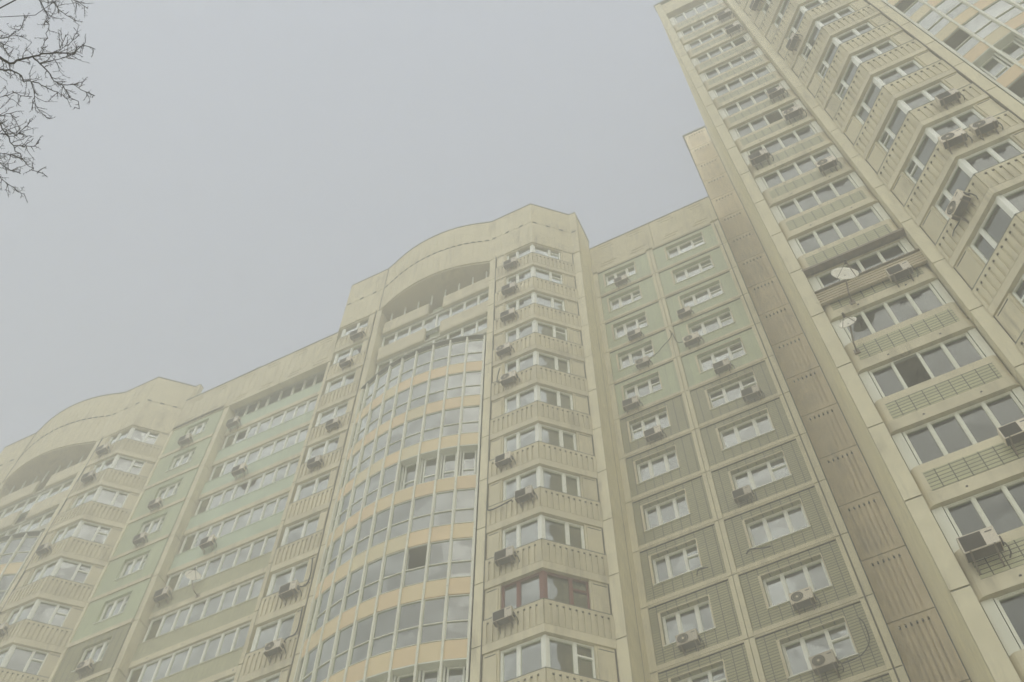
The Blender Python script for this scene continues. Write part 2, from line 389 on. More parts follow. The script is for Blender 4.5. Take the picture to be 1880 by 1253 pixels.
# ------------------------------------------------------------------ the projecting wing: narrow bay, curved glazing, corner bay, attic (used twice)
def wing(B, du, dv, zlow, glass_low, mirrored_rows, specials, recess, dark, side_end, detail=True):
    u = lambda x: x+du
    v = lambda y: y+dv
    P = lambda x, y: (x+du, y+dv)
    A0, A1, A2 = P(-10.9, 20.25), P(-8.96, 20.25), P(-7.44, 21.69)
    corner_bay(B, A0, A1, A2, 29.28, zlow, 51.8, .54, .64, specials)
    N0, N1, N2 = P(-21.05, 21.70), P(-19.62, 20.25), P(-17.62, 20.25)
    corner_bay(B, N0, N1, N2, 29.28, mirrored_rows, 51.8, .64, .42, None, flat_first=False)
    # plain wall under the modelled storeys
    zb = floors(29.28, zlow, 51.8)[-1]-1.38; zn = floors(29.28, mirrored_rows, 51.8)[-1]-1.38
    mb = MB(); mb.strip([A0, A1, A2], -.3, .04, GZ, zb); mb.strip([N0, N1, N2], -.3, .04, GZ, zn); mb.build('lower_wall', 'panel', B)
    # pilasters
    pilaster(B, [P(-11.24, 20.22), P(-10.92, 20.22)], 1.0, 53.5, 53.25, GZ)
    pilaster(B, [P(-17.60, 20.22), P(-17.30, 20.22)], 1.0, 53.5, 53.25, GZ)
    pilaster(B, [P(-7.44, 21.69), P(-7.08, 21.69)], .10, 53.5, 53.25, GZ)
    mb = MB()
    for q in (P(-10.92, 20.20), P(-17.635, 20.20), P(-7.47, 21.655)):
        mb.box(Face(q, (q[0]+1, q[1])), 0, .035, -.1, .012, GZ, 53.2)
    mb.build('mortar_joint', 'mortar_and_shade', B)
    # curved glazing
    cx, cy, R = u(-14.35), v(27.43), 7.81
    pts, zb = glass_bay(B, cx, cy, R, MUL, 42.8, glass_low, 45.1, recess, dark)
    mb = MB(); mb.strip(pts, -.3, .0, GZ, zb); mb.build('lower_wall', 'panel', B)
    mb = MB(); ap = arc_pts(cx, cy, R, [-23.0+46*i/24 for i in range(25)])
    mb.strip(ap, -1.0, .07, 45.03, 45.10); mb.build('glazing_roof', 'flash', B)
    # two open balcony storeys and one glazed storey above the curved glazing
    F = Face(P(-17.3, 20.50), P(-11.24, 20.50)); W = F.L
    for zt, zbm in ((51.86, 50.72), (49.2, 47.98)):
        for a, b in ((.12, W/2-.42), (W/2+.38, W-.12)):
            mb = MB(); mb.box(F, a, b, -.12, 0, zbm, zt); mb.box(F, a+.02, b-.02, 0, .012, zbm+.08, zt-.06); mb.build('parapet', 'cream', B)
    for zt, zo in ((50.70, 49.22), (47.96, 46.45), (45.95, 45.12)):
        cuts = [(i+1)/8 for i in range(7)]
        window(B, [(F, .06, W-.06, zo, zt, cuts, ())], t=-.22, post=.06, sill=False)
    mb = MB()
    for zt in (51.86, 49.2): mb.box(F, W/2-.42, W/2+.38, -.55, -.42, zt-2.65, zt)
    mb.build('recess_wall', 'mint', B)
    mb = MB()
    for zt, zo in ((50.72, 50.70),): mb.box(F, 0, W, -2.0, -.12, 50.72, 50.86)
    mb.box(F, 0, W, -2.0, -.12, 47.98, 48.12); mb.box(F, 0, W, -2.0, -.02, 46.0, 46.4); mb.build('floor_slab', 'ceil', B)
    # top storey: open with slim posts under the arched soffit
    for i in range(8):
        mb = MB(); mb.box(F, W*(i+.5)/8-.03, W*(i+.5)/8+.03, -.16, -.10, 51.87, 52.92); mb.build('balcony_post', 'white', B)
    mb = MB(); mb.abox(u(-17.3), u(-11.24), v(21.6), v(21.7), 49, 53.2); mb.build('back_wall', 'panel', B)
    # attic wall: one outline with straight, arched and chamfered stretches
    arc = arc_pts(cx, cy, R, [-22.9+45.8*i/18 for i in range(19)])
    left = [P(-21.05, 21.70), P(-19.74, 20.22), P(-17.45, 20.22)]
    right = [P(-11.24, 20.22), P(-8.96, 20.22), P(-7.42, 21.66), P(-7.05, 21.66)]
    whole = left+arc[1:-1]+right
    mb = MB()
    for z0, z1 in ((53.02, 55.60), (55.64, 58.12)):
        mb.strip(whole, -.25, .02, z0, z1)
    for i in range(len(whole)-1):
        Fa = Face(whole[i], whole[i+1])
        if Fa.L < .2: continue
        k = max(1, int(Fa.L/.33))
        for j in range(k):
            s = Fa.L*(j+.5)/k
            mb.box(Fa, s-.045, s+.045, .0205, .036, 53.12, 55.36); mb.box(Fa, s-.045, s+.045, .0205, .036, 55.74, 57.85)
            if j % 2 == 0 or k < 3: mb.box(Fa, s-.11, s+.11, -.02, .0495, 55.585, 55.655, 1)
    mb.strip(whole, -.2, .0, 55.599, 55.641, 1)
    for q in (left[2], arc[-1], A1):
        mb.box(Face(q, (q[0]+1, q[1])), -.012, .012, -.05, .043, 53.05, 58.1, 1)
    att = mb.build('attic_wall', ['panel', 'joint'], B)
    mb = MB(); mb.strip(whole, -.3, .05, 58.121, 58.19); mb.build('coping', 'flash', att)
    # soffit and roof plate
    poly = [q for q in whole[1:-1]]+[P(-7.42, 23.3), P(-21.05, 23.3)]
    inn = offset(whole, -.05)[1:-1]+[P(-7.42, 23.4), P(-20.9, 23.4)]
    mb = MB(); mb.prism(inn, 52.93, 53.019); mb.build('soffit', 'cream', B)
    mb = MB(); mb.prism(inn, 57.2, 57.3); mb.build('roof', 'roof', B)
    # side return wall
    if side_end:
        Fr = Face(P(-7.08, 21.795), (u(-7.08), side_end)); 
        mb = MB()
        zs = [GZ]+sorted(z for z in floors(53.5, GZ+.3, 57)); zs.append(58.12)
        for a, b in zip(zs, zs[1:]): mb.box(Fr, 0, Fr.L, -.3, 0, a+.012, b-.012, 0)
        mb.box(Fr, 0, Fr.L, -.28, -.03, GZ, 58.1, 1)
        mb.box(Fr, Fr.L*.62, Fr.L*.62+.015, -.05, .004, GZ, 53.4, 1)
        mb.build('side_wall', ['tan', 'joint'], B)
        mb = MB(); mb.box(Fr, 0, Fr.L+.1, -.3, .03, 58.121, 58.19); mb.build('coping', 'flash', B)
    # core of the wing, behind the rooms
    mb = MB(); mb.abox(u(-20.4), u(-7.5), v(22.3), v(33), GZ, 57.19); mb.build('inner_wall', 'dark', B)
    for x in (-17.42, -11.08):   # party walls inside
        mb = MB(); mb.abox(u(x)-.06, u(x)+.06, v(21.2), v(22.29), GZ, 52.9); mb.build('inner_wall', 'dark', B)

# ------------------------------------------------------------------ middle block
BM = thing('apartment_block', 'pale foggy apartment block with green tiled wall and bulging yellow glass bay, middle of three', 'apartment block', (-9, 22.5, GZ))
SPEC = {26.5: dict(mat='redframe', label='corner window with red-brown frame', dress=['none', 'none', 'none', 'none']),
        23.7: dict(dress=['beigecurt', 'curtain', 'beigecurt', 'beigecurt'])}
wing(BM, 0, 0, 20.5, 19.5, 20.5, SPEC, {37.2: (5, 6, 7, 8), 26.0: (4, 5, 6, 7, 8)}, {31.6: (6,), 28.8: (0,), 26.0: (0,)}, 23.43)

GL, GR, GV = -7.08, -.40, 23.43
FG = Face((GL, GV), (GR, GV))
su = lambda x: x-GL
rows = [53.6-SH*k for k in range(0, 13)]
wallL, wallR = MB(), MB()
VENTL = {1, 2, 3, 4, 8, 10}; VENTR = {0, 1, 2, 3, 4, 7, 10}
for k, j in enumerate(rows[:-1]):
    hi, lo = j-.42, j-1.87
    top, bot = j-.06, j-SH+.22
    mi = 0 if k < 5 else 1
    opening(wallL, FG, su(-6.84), su(-4.2), bot, top, [(su(-6.50), su(-4.93), lo, hi)], mi=mi)
    opening(wallR, FG, su(-3.87), su(-.78), bot, top, [(su(-3.24), su(-1.36), lo, hi)], mi=mi)
    for (a, b, vs, c) in ((-6.50, -4.93, VENTL, [.31, .70]), (-3.24, -1.36, VENTR, [.31, .69])):
        dress = None
        if (k, a) == (5, -3.24): dress = ['none', 'curtain', 'none']
        if (k, a) == (5, -6.50): dress = ['none', 'curtain', 'curtain']
        if (k, a) in ((9, -3.24), (9, -6.5), (8, -6.5)): dress = ['curtain']
        opn = [2] if (k, a) in ((4, -3.24), (4, -6.5)) and False else None
        w = window(BM, [(FG, su(a), su(b), lo, hi, c, ((0,) if a < -5 else (0, 2)) if k == 5 else (2,) if k in vs else ())], t=-.18, dress=dress, open_vent=2 if k == 4 else None)
        sr = MB()
        sr.box(FG, su(a)-.085, su(a), -.02, .018, lo-.02, hi+.03); sr.box(FG, su(b), su(b)+.035, -.02, .018, lo-.02, hi+.03); sr.box(FG, su(a), su(b), -.02, .018, hi, hi+.035)
        sr.build('surround', 'cream', w)
    mb = MB(); mb.box(FG, su(-6.84), su(-4.06), -1.7, -.33, j-.25, j-.1); mb.box(FG, su(-4.0), su(-.6), -1.7, -.33, j-.25, j-.1); mb.build('floor_slab', 'ceil', BM)
wallL.build('tile_wall', ['mint', 'olive'], BM); wallR.build('tile_wall', ['mint', 'olive'], BM)
zl = rows[-1]
mb = MB(); mb.box(FG, 0, FG.L, -.3, .0, GZ, zl+.2); mb.build('lower_wall', 'olive', BM)
for j in rows:
    for a, b in ((-6.84, -4.2), (-3.87, -.78)):
        mb = MB(); mb.box(FG, su(a), su(b), -.3, .055, j-.06+.001, j+.22-.001)
        mb.box(FG, su(a), su(b), .055, .075, j+.01, j+.16)
        mb.box(FG, su(a), su(b), -.02, .03, j-.082, j-.0595, 1)  # dark strip standing in for the band's shadow on the wall below
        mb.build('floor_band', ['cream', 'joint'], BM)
pilaster(BM, [(GL, GV), (-6.85, GV)], .3, 53.6, 53.55, GZ, proud=.06)
pilaster(BM, [(-4.195, GV), (-4.055, GV)], .3, 53.6, 53.55, GZ, proud=.07)
pilaster(BM, [(-4.035, GV), (-3.88, GV)], .3, 53.6, 53.55, GZ, proud=.07)
pilaster(BM, [(-.775, GV), (-.64, GV)], .3, 53.6, 53.55, GZ, proud=.07)
pilaster(BM, [(-.59, GV), (GR+.02, GV)], .3, 53.6, 53.55, GZ, proud=.07)
mb = MB(); mb.box(FG, su(-.64), su(-.59), -.3, .02, GZ, 53.5); mb.build('mortar_joint', 'mortar_and_shade', BM)

def attic_panels(B, F, s0, s1, n, z0, z1):
    w = (s1-s0)/n
    for i in range(n):
        a, b = s0+i*w+.012, s0+(i+1)*w-.012
        mb = MB(); mb.box(F, a, b, -.28, .05, z0, z1)
        for k in range(int((b-a)/.42)):
            s = a+.25+k*.42; mb.box(F, s, s+.09, .0505, .066, z0+.75, z1-.45)
        for fr in (.14, .62):
            for zz in (z1-.32, z1-.62, z0+.28, z0+.55):
                o = (b-a)*fr+(.12 if zz in (z1-.62, z0+.55) else 0); mb.box(F, a+o, a+o+.72, .0505, .075, zz, zz+.06)
        p = mb.build('attic_panel', 'panel', B)
        mb = MB(); mb.box(F, a-.012, b+.012, -.32, .085, z1+.001, z1+.06); mb.build('coping', 'flash', p)
attic_panels(BM, FG, 0, FG.L+.03, 2, 53.62+.2, 56.82)
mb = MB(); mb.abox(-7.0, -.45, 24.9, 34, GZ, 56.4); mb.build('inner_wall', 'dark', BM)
mb = MB(); mb.abox(-7.05, -.42, 23.6, 24.9, 56.3, 56.4); mb.build('roof', 'roof', BM)
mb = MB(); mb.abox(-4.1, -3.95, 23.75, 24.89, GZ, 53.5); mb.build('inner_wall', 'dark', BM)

# ------------------------------------------------------------------ left block
BL = thing('apartment_block', 'foggiest apartment block with long mint balcony rows, farthest left of three', 'apartment block', (-30, 22, GZ))
wing(BL, -23.51, .17, 30.0, 34.0, 43.0, {}, {}, {}, None)
DV = 21.75
# loggia stretch
FD = Face((-27.36, 22.2), (-21.2, 22.2)); sd = lambda x: x+27.36
pD = [52.3-SH*k for k in range(0, 9)]
cutsD = [-26.6, -25.9, -25.28, -24.52, -23.75, -23.08, -22.42]
for k, p in enumerate(pD):
    mi = 'mintp' if k < 5 else 'tilep'
    mb = MB(); mb.box(FD, .02, FD.L, -.14, .0, p-1.03, p); mb.box(FD, .02, FD.L, 0, .02, p-.07, p-.002)
    mb.build('parapet', mi, BL)
    mb = MB(); mb.box(FD, .02, FD.L, -1.5, .03, p-1.35, p-1.031)
    for h in (.8, 2.4, 4.0, 5.4): mb.box(FD, h, h+.05, .03, .034, p-1.2, p-1.15, 1)
    mb.build('floor_slab', ['cream', 'joint'], BL)
    a, b = sd(-27.25), sd(-21.55)
    window(BL, [(FD, a, b, p+.02, p+1.43 if k else p+1.75, [(sd(c)-a)/(b-a) for c in cutsD], ())], t=-.08, post=.075, sill=False)
zlD = pD[-1]-1.35
mb = MB(); mb.box(FD, 0, FD.L, -.3, 0, GZ, zlD); mb.build('lower_wall', 'panel', BL)
pilaster(BL, [(-27.65, 23.0), (-27.65, DV), (-27.36, DV), (-27.36, 22.8)], .2, 53.35, 53.4, GZ)
pilaster(BL, [(-21.36, 22.8), (-21.36, DV), (-21.05, DV), (-21.05, 22.6)], .14, 53.5, 53.4, GZ)
# one-window tiled stretch
FA = Face((-30.95, DV), (-27.67, DV)); sa = lambda x: x+30.95
rA = [53.35-SH*k for k in range(0, 10)]
tw = MB()
for k, j in enumerate(rA[:-1]):
    hi, lo = j-.44, j-1.85
    opening(tw, FA, .12, sa(-27.70), j-SH+.2, j-.06, [(sa(-29.9), sa(-28.5), lo, hi)], mi=0 if k < 6 else 1)
    w = window(BL, [(FA, sa(-29.9), sa(-28.5), lo, hi, [.36, .72], (2,) if k not in (6,) else ())], t=-.14, dress=['curtain', 'curtain', 'none'] if k == 6 else None)
    mb = MB(); mb.box(FA, .12, sa(-27.70), -.3, .05, j-.059, j+.199); mb.build('floor_band', 'cream', BL)
    mb = MB(); mb.box(FA, .12, sa(-27.7), -1.4, -.33, j-.25, j-.1); mb.build('floor_slab', 'ceil', BL)
tw.build('tile_wall', ['mint', 'olive'], BL)
mb = MB(); mb.box(FA, 0, FA.L, -.3, -.002, GZ, rA[-1]+.2); mb.build('lower_wall', 'olive', BL)
pilaster(BL, [(-31.0, DV), (-30.83, DV)], .3, 53.35, 53.5, GZ, proud=.05)
FT = Face((-30.95, DV), (-21.0, DV))
attic_panels(BL, FT, 0, FT.L, 3, 53.22, 56.40)
mb = MB(); mb.box(FT, 0, FT.L, -2.0, -.28, 53.5, 53.7); mb.build('soffit', 'ceil', BL)
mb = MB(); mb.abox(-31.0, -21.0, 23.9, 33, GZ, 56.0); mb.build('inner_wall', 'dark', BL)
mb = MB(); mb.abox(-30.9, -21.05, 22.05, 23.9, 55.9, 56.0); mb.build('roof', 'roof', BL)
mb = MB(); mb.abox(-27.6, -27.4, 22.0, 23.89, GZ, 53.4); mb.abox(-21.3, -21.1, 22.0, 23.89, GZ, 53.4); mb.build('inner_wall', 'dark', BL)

# ------------------------------------------------------------------ tall block on the right
BT = thing('apartment_tower', 'tallest block with zigzag corner balconies and cream glazed balconies, at right', 'apartment tower', (6, 16, GZ))
TZ = 67.6
pilaster(BT, [(1.02, 16.2), (1.02, 15.84), (1.38, 15.84), (1.38, 16.9)], .18, 50.34, TZ, GZ)
pilaster(BT, [(4.35, 16.9), (4.35, 15.72), (4.69, 15.72)], .2, 47.5, TZ, GZ)
mb = MB(); mb.box(Face((4.70, 15.70), (5.7, 15.70)), 0, .03, -.1, .0, GZ, TZ-.3); mb.build('mortar_joint', 'mortar_and_shade', BT)
# rounded loggia fronts
VT = 16.06
def round_front(x0, x1, y, r, depth):
    pts = [(x0, y+depth)]
    for i in range(6): a = math.pi/2*i/5; pts.append((x0+r-r*math.cos(a), y+r-r*math.sin(a)))
    for i in range(6): a = math.pi/2*i/5; pts.append((x1-r+r*math.sin(a), y+r-r*math.cos(a)))
    pts.append((x1, y+depth)); return pts
PT = round_front(1.40, 4.33, VT, .16, .7)
FLg = Face((1.40, VT), (4.33, VT)); sl = lambda x: x-1.40
pT = floors(20.75, 12, 63)
for p in pT:
    clad = abs(p-(20.75+2.8*3)) < .1
    mb = MB(); mb.strip(PT, -.12, .0, p-1.02, p)
    par = mb.build('parapet', 'cream', BT)
    mb = MB(); mb.box(FLg, sl(1.62), sl(4.12), .0005, .006, p-.95, p-.28); mb.build('tile_panel', 'ltile', par)
    mb = MB(); mb.strip(PT, -.12, .035, p-1.40, p-1.021)
    for h in (.85, 2.15): mb.tube([FLg.pt(h, .02, p-1.22), FLg.pt(h, .042, p-1.22)], .028, 8, 1)
    mb.prism(PT[1:-1]+[(4.2, VT+1.5), (1.5, VT+1.5)], p-1.30, p-1.12, 0)
    mb.build('floor_slab', ['cream', 'joint'], BT)
    # glazing standing on the parapet
    z0, z1 = p+.01, p+SH-1.41
    a, b = sl(1.66), sl(4.10); c = [(sl(x)-a)/(b-a) for x in (2.24, 2.86, 3.46)]
    k = round((p-20.75)/SH)
    opn = {0: None, 1: [1], 8: [2]}.get(k)
    dr = {1: ['curtain', 'none', 'none', 'none'], 2: ['none'], 0: ['none'], -1: ['none'], -2: ['blind']}.get(k)
    if p > 62: z1 = p+1.9
    window(BT, [(FLg, a, b, z0, z1, c, ())], t=-.10, post=.055, bar=.04, mat='greyframe', sill=False, open_pane=opn, dress=dr, glass='logglass')
    for x0, x1 in ((1.42, 1.64), (4.12, 4.31)):
        mb = MB(); mb.box(FLg, sl(x0), sl(x1), -.2, -.06, z0, z1); mb.build('side_panel', 'greyframe', BT)
    if clad:
        mb = MB()
        for i in range(5): mb.hexa([FLg.pt(s, t, z) for s, t, z in ((-.02, .06, p-.62+.13*i), (2.96, .06, p-.62+.13*i), (2.96, .15, p-.62+.13*i), (-.02, .15, p-.62+.13*i), (-.02, .06, p-.49+.13*i), (2.96, .06, p-.49+.13*i), (2.96, .125, p-.49+.13*i), (-.02, .125, p-.49+.13*i))])
        mb.box(FLg, -.05, 2.98, .0, .19, p+.036, p+.075, 1); mb.box(FLg, -.05, 2.98, -.02, .22, p+1.40, p+1.50, 1)
        w = mb.build('siding', ['cladding', 'metal'], BT); w['label'] = 'tan siding wrapped round one balcony'
zlT = pT[-1]-1.4
mb = MB(); mb.strip(PT, -.2, 0, GZ, zlT); mb.build('lower_wall', 'panel', BT)
mb = MB(); mb.box(FLg, 0, FLg.L, -.3, .1, 65.3, TZ); mb.build('attic_panel', 'panel', BT)
mb = MB(); mb.abox(.98, 5, 15.78, 16.2, TZ+.001, TZ+.07); mb.build('coping', 'flash', BT)
# corner bay and blank attic above it
C0, C1, C2 = (4.70, 15.70), (6.15, 14.23), (8.10, 14.23)
corner_bay(BT, C0, C1, C2, 28.61, 16, 63.5, .66, .55, {round(28.61+SH*k, 1): dict(dress=d) for k, d in ((1, ['none', 'curtain', 'curtain', 'none']), (3, ['none']), (5, ['none']), (4, ['none', 'none', 'none', 'none']))}, flat_first=False, glass='logglass')
mb = MB(); mb.strip([C0, C1, C2], -.3, .04, GZ, floors(28.61, 16, 63.5)[-1]-1.38); mb.strip([C0, C1, C2], -.3, .04, 64.1, TZ); mb.build('lower_wall', 'panel', BT)
pilaster(BT, [(8.12, 14.9), (8.12, 14.17), (8.45, 14.17), (8.45, 15.2)], .2, 41.64, TZ, GZ)
mb = MB(); mb.box(Face((8.075, 14.15), (9, 14.15)), 0, .035, -.1, .0, GZ, TZ-.3); mb.build('mortar_joint', 'mortar_and_shade', BT)
MULC = [-x for x in MUL[::-1]]
ptsC, zbC = glass_bay(BT, 11.56, 21.42, 7.81, MULC, 39.38, 17, 66, {36.6: (0, 1)}, {39.4: (0,), 33.8: (0,), 45.0: (0,)})
mb = MB(); mb.strip(ptsC, -.3, 0, GZ, zbC); mb.strip(ptsC, -.3, .02, 65.9, TZ); mb.build('lower_wall', 'panel', BT)
pilaster(BT, [(14.68, 15.0), (14.68, 14.17), (15.0, 14.17), (15.0, 15.2)], .2, 41.64, TZ, GZ)
mb = MB(); mb.abox(15.0, 21, 14.6, 15.0, GZ, TZ); mb.build('side_wall', 'panel', BT)
# deep fluted return wall and the ribbed recessed column
FRt = Face((1.04, 24.56), (1.04, 16.2))   # seen from the left
mb = MB(); zs = [GZ]+sorted(floors(50.34, GZ+.3, TZ-.3))+[TZ]
for a, b in zip(zs, zs[1:]): mb.box(FRt, 0, FRt.L, -.3, -.03, a+.01, b-.01, 0)
mb.box(FRt, 0, FRt.L, -.28, -.05, GZ, TZ-.02, 1)
s = .2
while s < FRt.L-.3:
    mb.box(FRt, s, s+.26, -.0299, 0, GZ, TZ-.1, 0); s += .40
mb.build('side_wall', ['tan', 'joint'], BT)
RV = 24.59
FR = Face((-.36, RV), (1.02, RV))
zr = [34.02+SH*k for k in range(-13, 14)]; zr = [z for z in zr if z < 70]
zt = [GZ]+[z for z in zr if z > GZ+.5]+[70.3]
for a, b in zip(zt, zt[1:]):
    mb = MB(); ribbed(mb, FR, 0, FR.L, a+.03, b-.03, -.19, 0, .165, .06, .20, .16, .10, lo=.12, hi=FR.L-.12, end_shade=.045)
    mb.build('ribbed_panel', ['brown', 'mortar_and_shade'], BT)
mb = MB(); mb.box(FR, .0, FR.L, -.5, -.2, GZ, 70.2); mb.box(FR, -.04, 0, -.3, .01, GZ, 70.3); mb.box(FR, FR.L, FR.L+.03, -.3, .01, GZ, 70.3); mb.build('joint_backing', 'joint', BT)
mb = MB(); mb.box(FR, -.1, FR.L+.05, -3, .08, 70.301, 70.42); mb.build('coping', 'flash', BT)
mb = MB(); mb.abox(-.36, 1.02, 25.1, 28, 50, 70.29); mb.build('inner_wall', 'tan', BT)
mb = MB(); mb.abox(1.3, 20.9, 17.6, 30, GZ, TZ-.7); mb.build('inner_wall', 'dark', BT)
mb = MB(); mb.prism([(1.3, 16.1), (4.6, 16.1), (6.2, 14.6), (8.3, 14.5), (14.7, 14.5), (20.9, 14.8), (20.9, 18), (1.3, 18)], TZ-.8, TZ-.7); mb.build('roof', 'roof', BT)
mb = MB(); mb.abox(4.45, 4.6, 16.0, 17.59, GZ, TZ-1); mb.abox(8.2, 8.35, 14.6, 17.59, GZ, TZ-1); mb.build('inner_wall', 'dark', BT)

# ------------------------------------------------------------------ air conditioners: two kinds built once, then copied
LOCAL = Face((0, 0), (1, 0))          # front looks towards -Y
def make_ac(kind):
    W, Dp, H = .80, .29, .55
    r = thing('air_conditioner', 'air conditioner', 'air conditioner', (0, 0, 0))
    mb = MB(); mb.abox(-W/2, W/2, -Dp, 0, .02, H, 0); mb.abox(-W/2-.006, W/2+.006, -Dp-.006, .006, H-.03, H+.012, 0)
    c = mb.build('casing', 'ac', r, bevel=.018)
    mb = MB(); mb.abox(-W/2+.02, W/2-.02, -Dp+.02, -.02, 0, .0195); c2 = mb.build('base_pan', 'acmid', r)
    mb = MB()
    fx, fz, R = -.13, .285, .225
    if kind == 'round':
        n = 28; rings = [(fx+R*math.cos(2*math.pi*i/n), -Dp-.009, fz+R*math.sin(2*math.pi*i/n)) for i in range(n)]
        back = [(x, -Dp-.001, z) for x, y, z in rings]
        mb.add(rings+back, [tuple(range(n-1, -1, -1))]+[(i, (i+1) % n, n+(i+1) % n, n+i) for i in range(n)])
        g = mb.build('fan_grille', 'acdark', r)
        mb = MB()
        for q in (.22, .155, .09):
            mb.tube([(fx+q*math.cos(2*math.pi*i/20), -Dp-.016, fz+q*math.sin(2*math.pi*i/20)) for i in range(21)], .006, 4)
        mb.tube([(fx, -Dp-.02, fz), (fx, -Dp-.006, fz)], .05, 12)
        mb.build('fan_guard', 'ac', g)
    else:
        mb.abox(fx-.235, fx+.235, -Dp-.008, -Dp-.001, fz-.235, fz+.235)
        g = mb.build('fan_grille', 'acdark', r)
        mb = MB()
        for i in range(9): z = fz-.2+.05*i; mb.abox(fx-.235, fx+.235, -Dp-.013, -Dp-.009, z-.004, z+.004)
        mb.build('fan_guard', 'acmid', g)
    mb = MB(); mb.abox(.19, .34, -Dp-.004, -Dp-.0005, .42, .46); mb.build('badge', 'acmid', c)
    for x in (-.26, .26):
        mb = MB(); mb.abox(x-.02, x+.02, -Dp-.04, .14, -.035, -.001); mb.abox(x-.02, x+.02, .10, .14, -.27, -.0355)
        mb.tube([(x, -Dp+.06, -.03), (x, .11, -.25)], .014, 5)
        mb.build('bracket', 'metal', r)
    mb = MB(); mb.tube([(W/2-.02, -.1, .16), (W/2+.07, -.1, .14), (W/2+.10, -.04, .05), (W/2+.10, .06, -.03), (W/2+.04, .145, -.08)], .019, 7)
    mb.abox(W/2+.0065, W/2+.05, -.2, -.06, .1, .28)
    mb.build('pipe', 'acmid', r)
    return r
PROTO = {'round': make_ac('round'), 'square': make_ac('square')}
USED = set(); AC_RND = random.Random(5)
def copy_tree(o, parent=None):
    c = o.copy(); COL.objects.link(c)
    if parent is not None: c.parent = parent
    for ch in o.children: copy_tree(ch, c)
    return c
def put_ac(x, y, z, kind, label, group, rz=0.0, s=.80):
    p = PROTO[kind]; o = copy_tree(p) if kind in USED else p
    USED.add(kind)
    n = Vector((math.sin(rz), -math.cos(rz)))
    # x, y, z: middle of the casing; the casing's back sits .14 off the wall
    o.location = (x-n.x*.17, y-n.y*.17, z-.20); o.rotation_euler = (0, math.radians(AC_RND.uniform(-1.6, 1.6)), rz); k = s*AC_RND.uniform(.93, 1.08); o.scale = (k, k, k)
    o['label'] = label; o['category'] = 'air conditioner'; o['group'] = group
    return o
WB, NB, DB, AB, A2, GF, TL, TC = 19.95, 19.95, 21.85, 21.45, 20.12, 23.14, 15.76, 13.93
cbay = 'air conditioners on the middle corner bay'
for x, z, k, l in [
    (-10.01, 50.99, 'square', 'hazy air conditioner beside the topmost window of the middle corner bay'),
    (-10.07, 48.20, 'square', 'hazy air conditioner second from top of the middle corner bay'),
    (-10.10, 45.53, 'square', 'hazy air conditioner third from top of the middle corner bay'),
    (-10.27, 42.54, 'round', 'round fan air conditioner fourth from top of the middle corner bay'),
    (-10.04, 39.91, 'round', 'round fan air conditioner below a loose black cable on the middle corner bay'),
    (-10.20, 34.28, 'square', 'dark grille air conditioner two storeys under the cabled one, middle corner bay'),
    (-9.42, 31.68, 'square', 'air conditioner set closest to the corner, two storeys above the red-brown window'),
    (-10.10, 28.81, 'square', 'air conditioner on the balcony just above the red-brown corner window'),
    (-10.12, 26.08, 'square', 'air conditioner on the balcony of the red-brown corner window')]:
    put_ac(x, WB, z, k, l, cbay)
for x, z, k, l in [
    (-18.31, 50.75, 'square', 'faint air conditioner topmost left of the yellow glass bay'),
    (-18.56, 48.14, 'square', 'faint air conditioner second from top left of the yellow glass bay'),
    (-18.36, 42.50, 'square', 'hazy air conditioner third from top left of the yellow glass bay'),
    (-18.78, 39.82, 'square', 'hazy air conditioner fourth from top left of the yellow glass bay'),
    (-18.33, 31.59, 'square', 'air conditioner with black pipe running up, second lowest left of yellow bay'),
    (-18.34, 28.78, 'round', 'round fan air conditioner lowest in the column left of the yellow bay')]:
    put_ac(x, NB, z, k, l, 'air conditioners left of the yellow glass bay')
for x, z, l in [
    (-26.75, 51.37, 'faint air conditioner at the left end of the topmost mint balcony row'),
    (-25.04, 45.90, 'hazy air conditioner in front of the dark window on the third mint balcony'),
    (-25.32, 40.54, 'air conditioner hung on the mint balcony two rows above the left satellite dish'),
    (-26.78, 37.88, 'air conditioner at the left end of the balcony beside the left satellite dish')]:
    put_ac(x, DB, z, 'square', l, 'air conditioners on the mint balcony rows')
for x, z, k, l in [
    (-29.28, 50.89, 'square', 'faint air conditioner topmost on the narrow mint tiled strip'),
    (-29.32, 45.34, 'square', 'hazy air conditioner second from top on the narrow mint tiled strip'),
    (-29.23, 42.62, 'square', 'hazy air conditioner third from top on the narrow mint tiled strip'),
    (-28.99, 34.39, 'round', 'round fan air conditioner lowest on the narrow strip, under a dark window')]:
    put_ac(x, AB, z, k, l, 'air conditioners on the narrow tiled strip')
for x, z, l in [
    (-33.46, 51.01, 'very faint air conditioner topmost on the far left corner bay'),
    (-33.35, 48.41, 'very faint air conditioner second from top on the far left corner bay'),
    (-33.60, 42.78, 'hazy air conditioner next to the far left glass bay, third from top'),
    (-33.46, 37.32, 'air conditioner cut by the left picture edge on the far left corner bay')]:
    put_ac(x, A2, z, 'square', l, 'air conditioners on the far left corner bay')
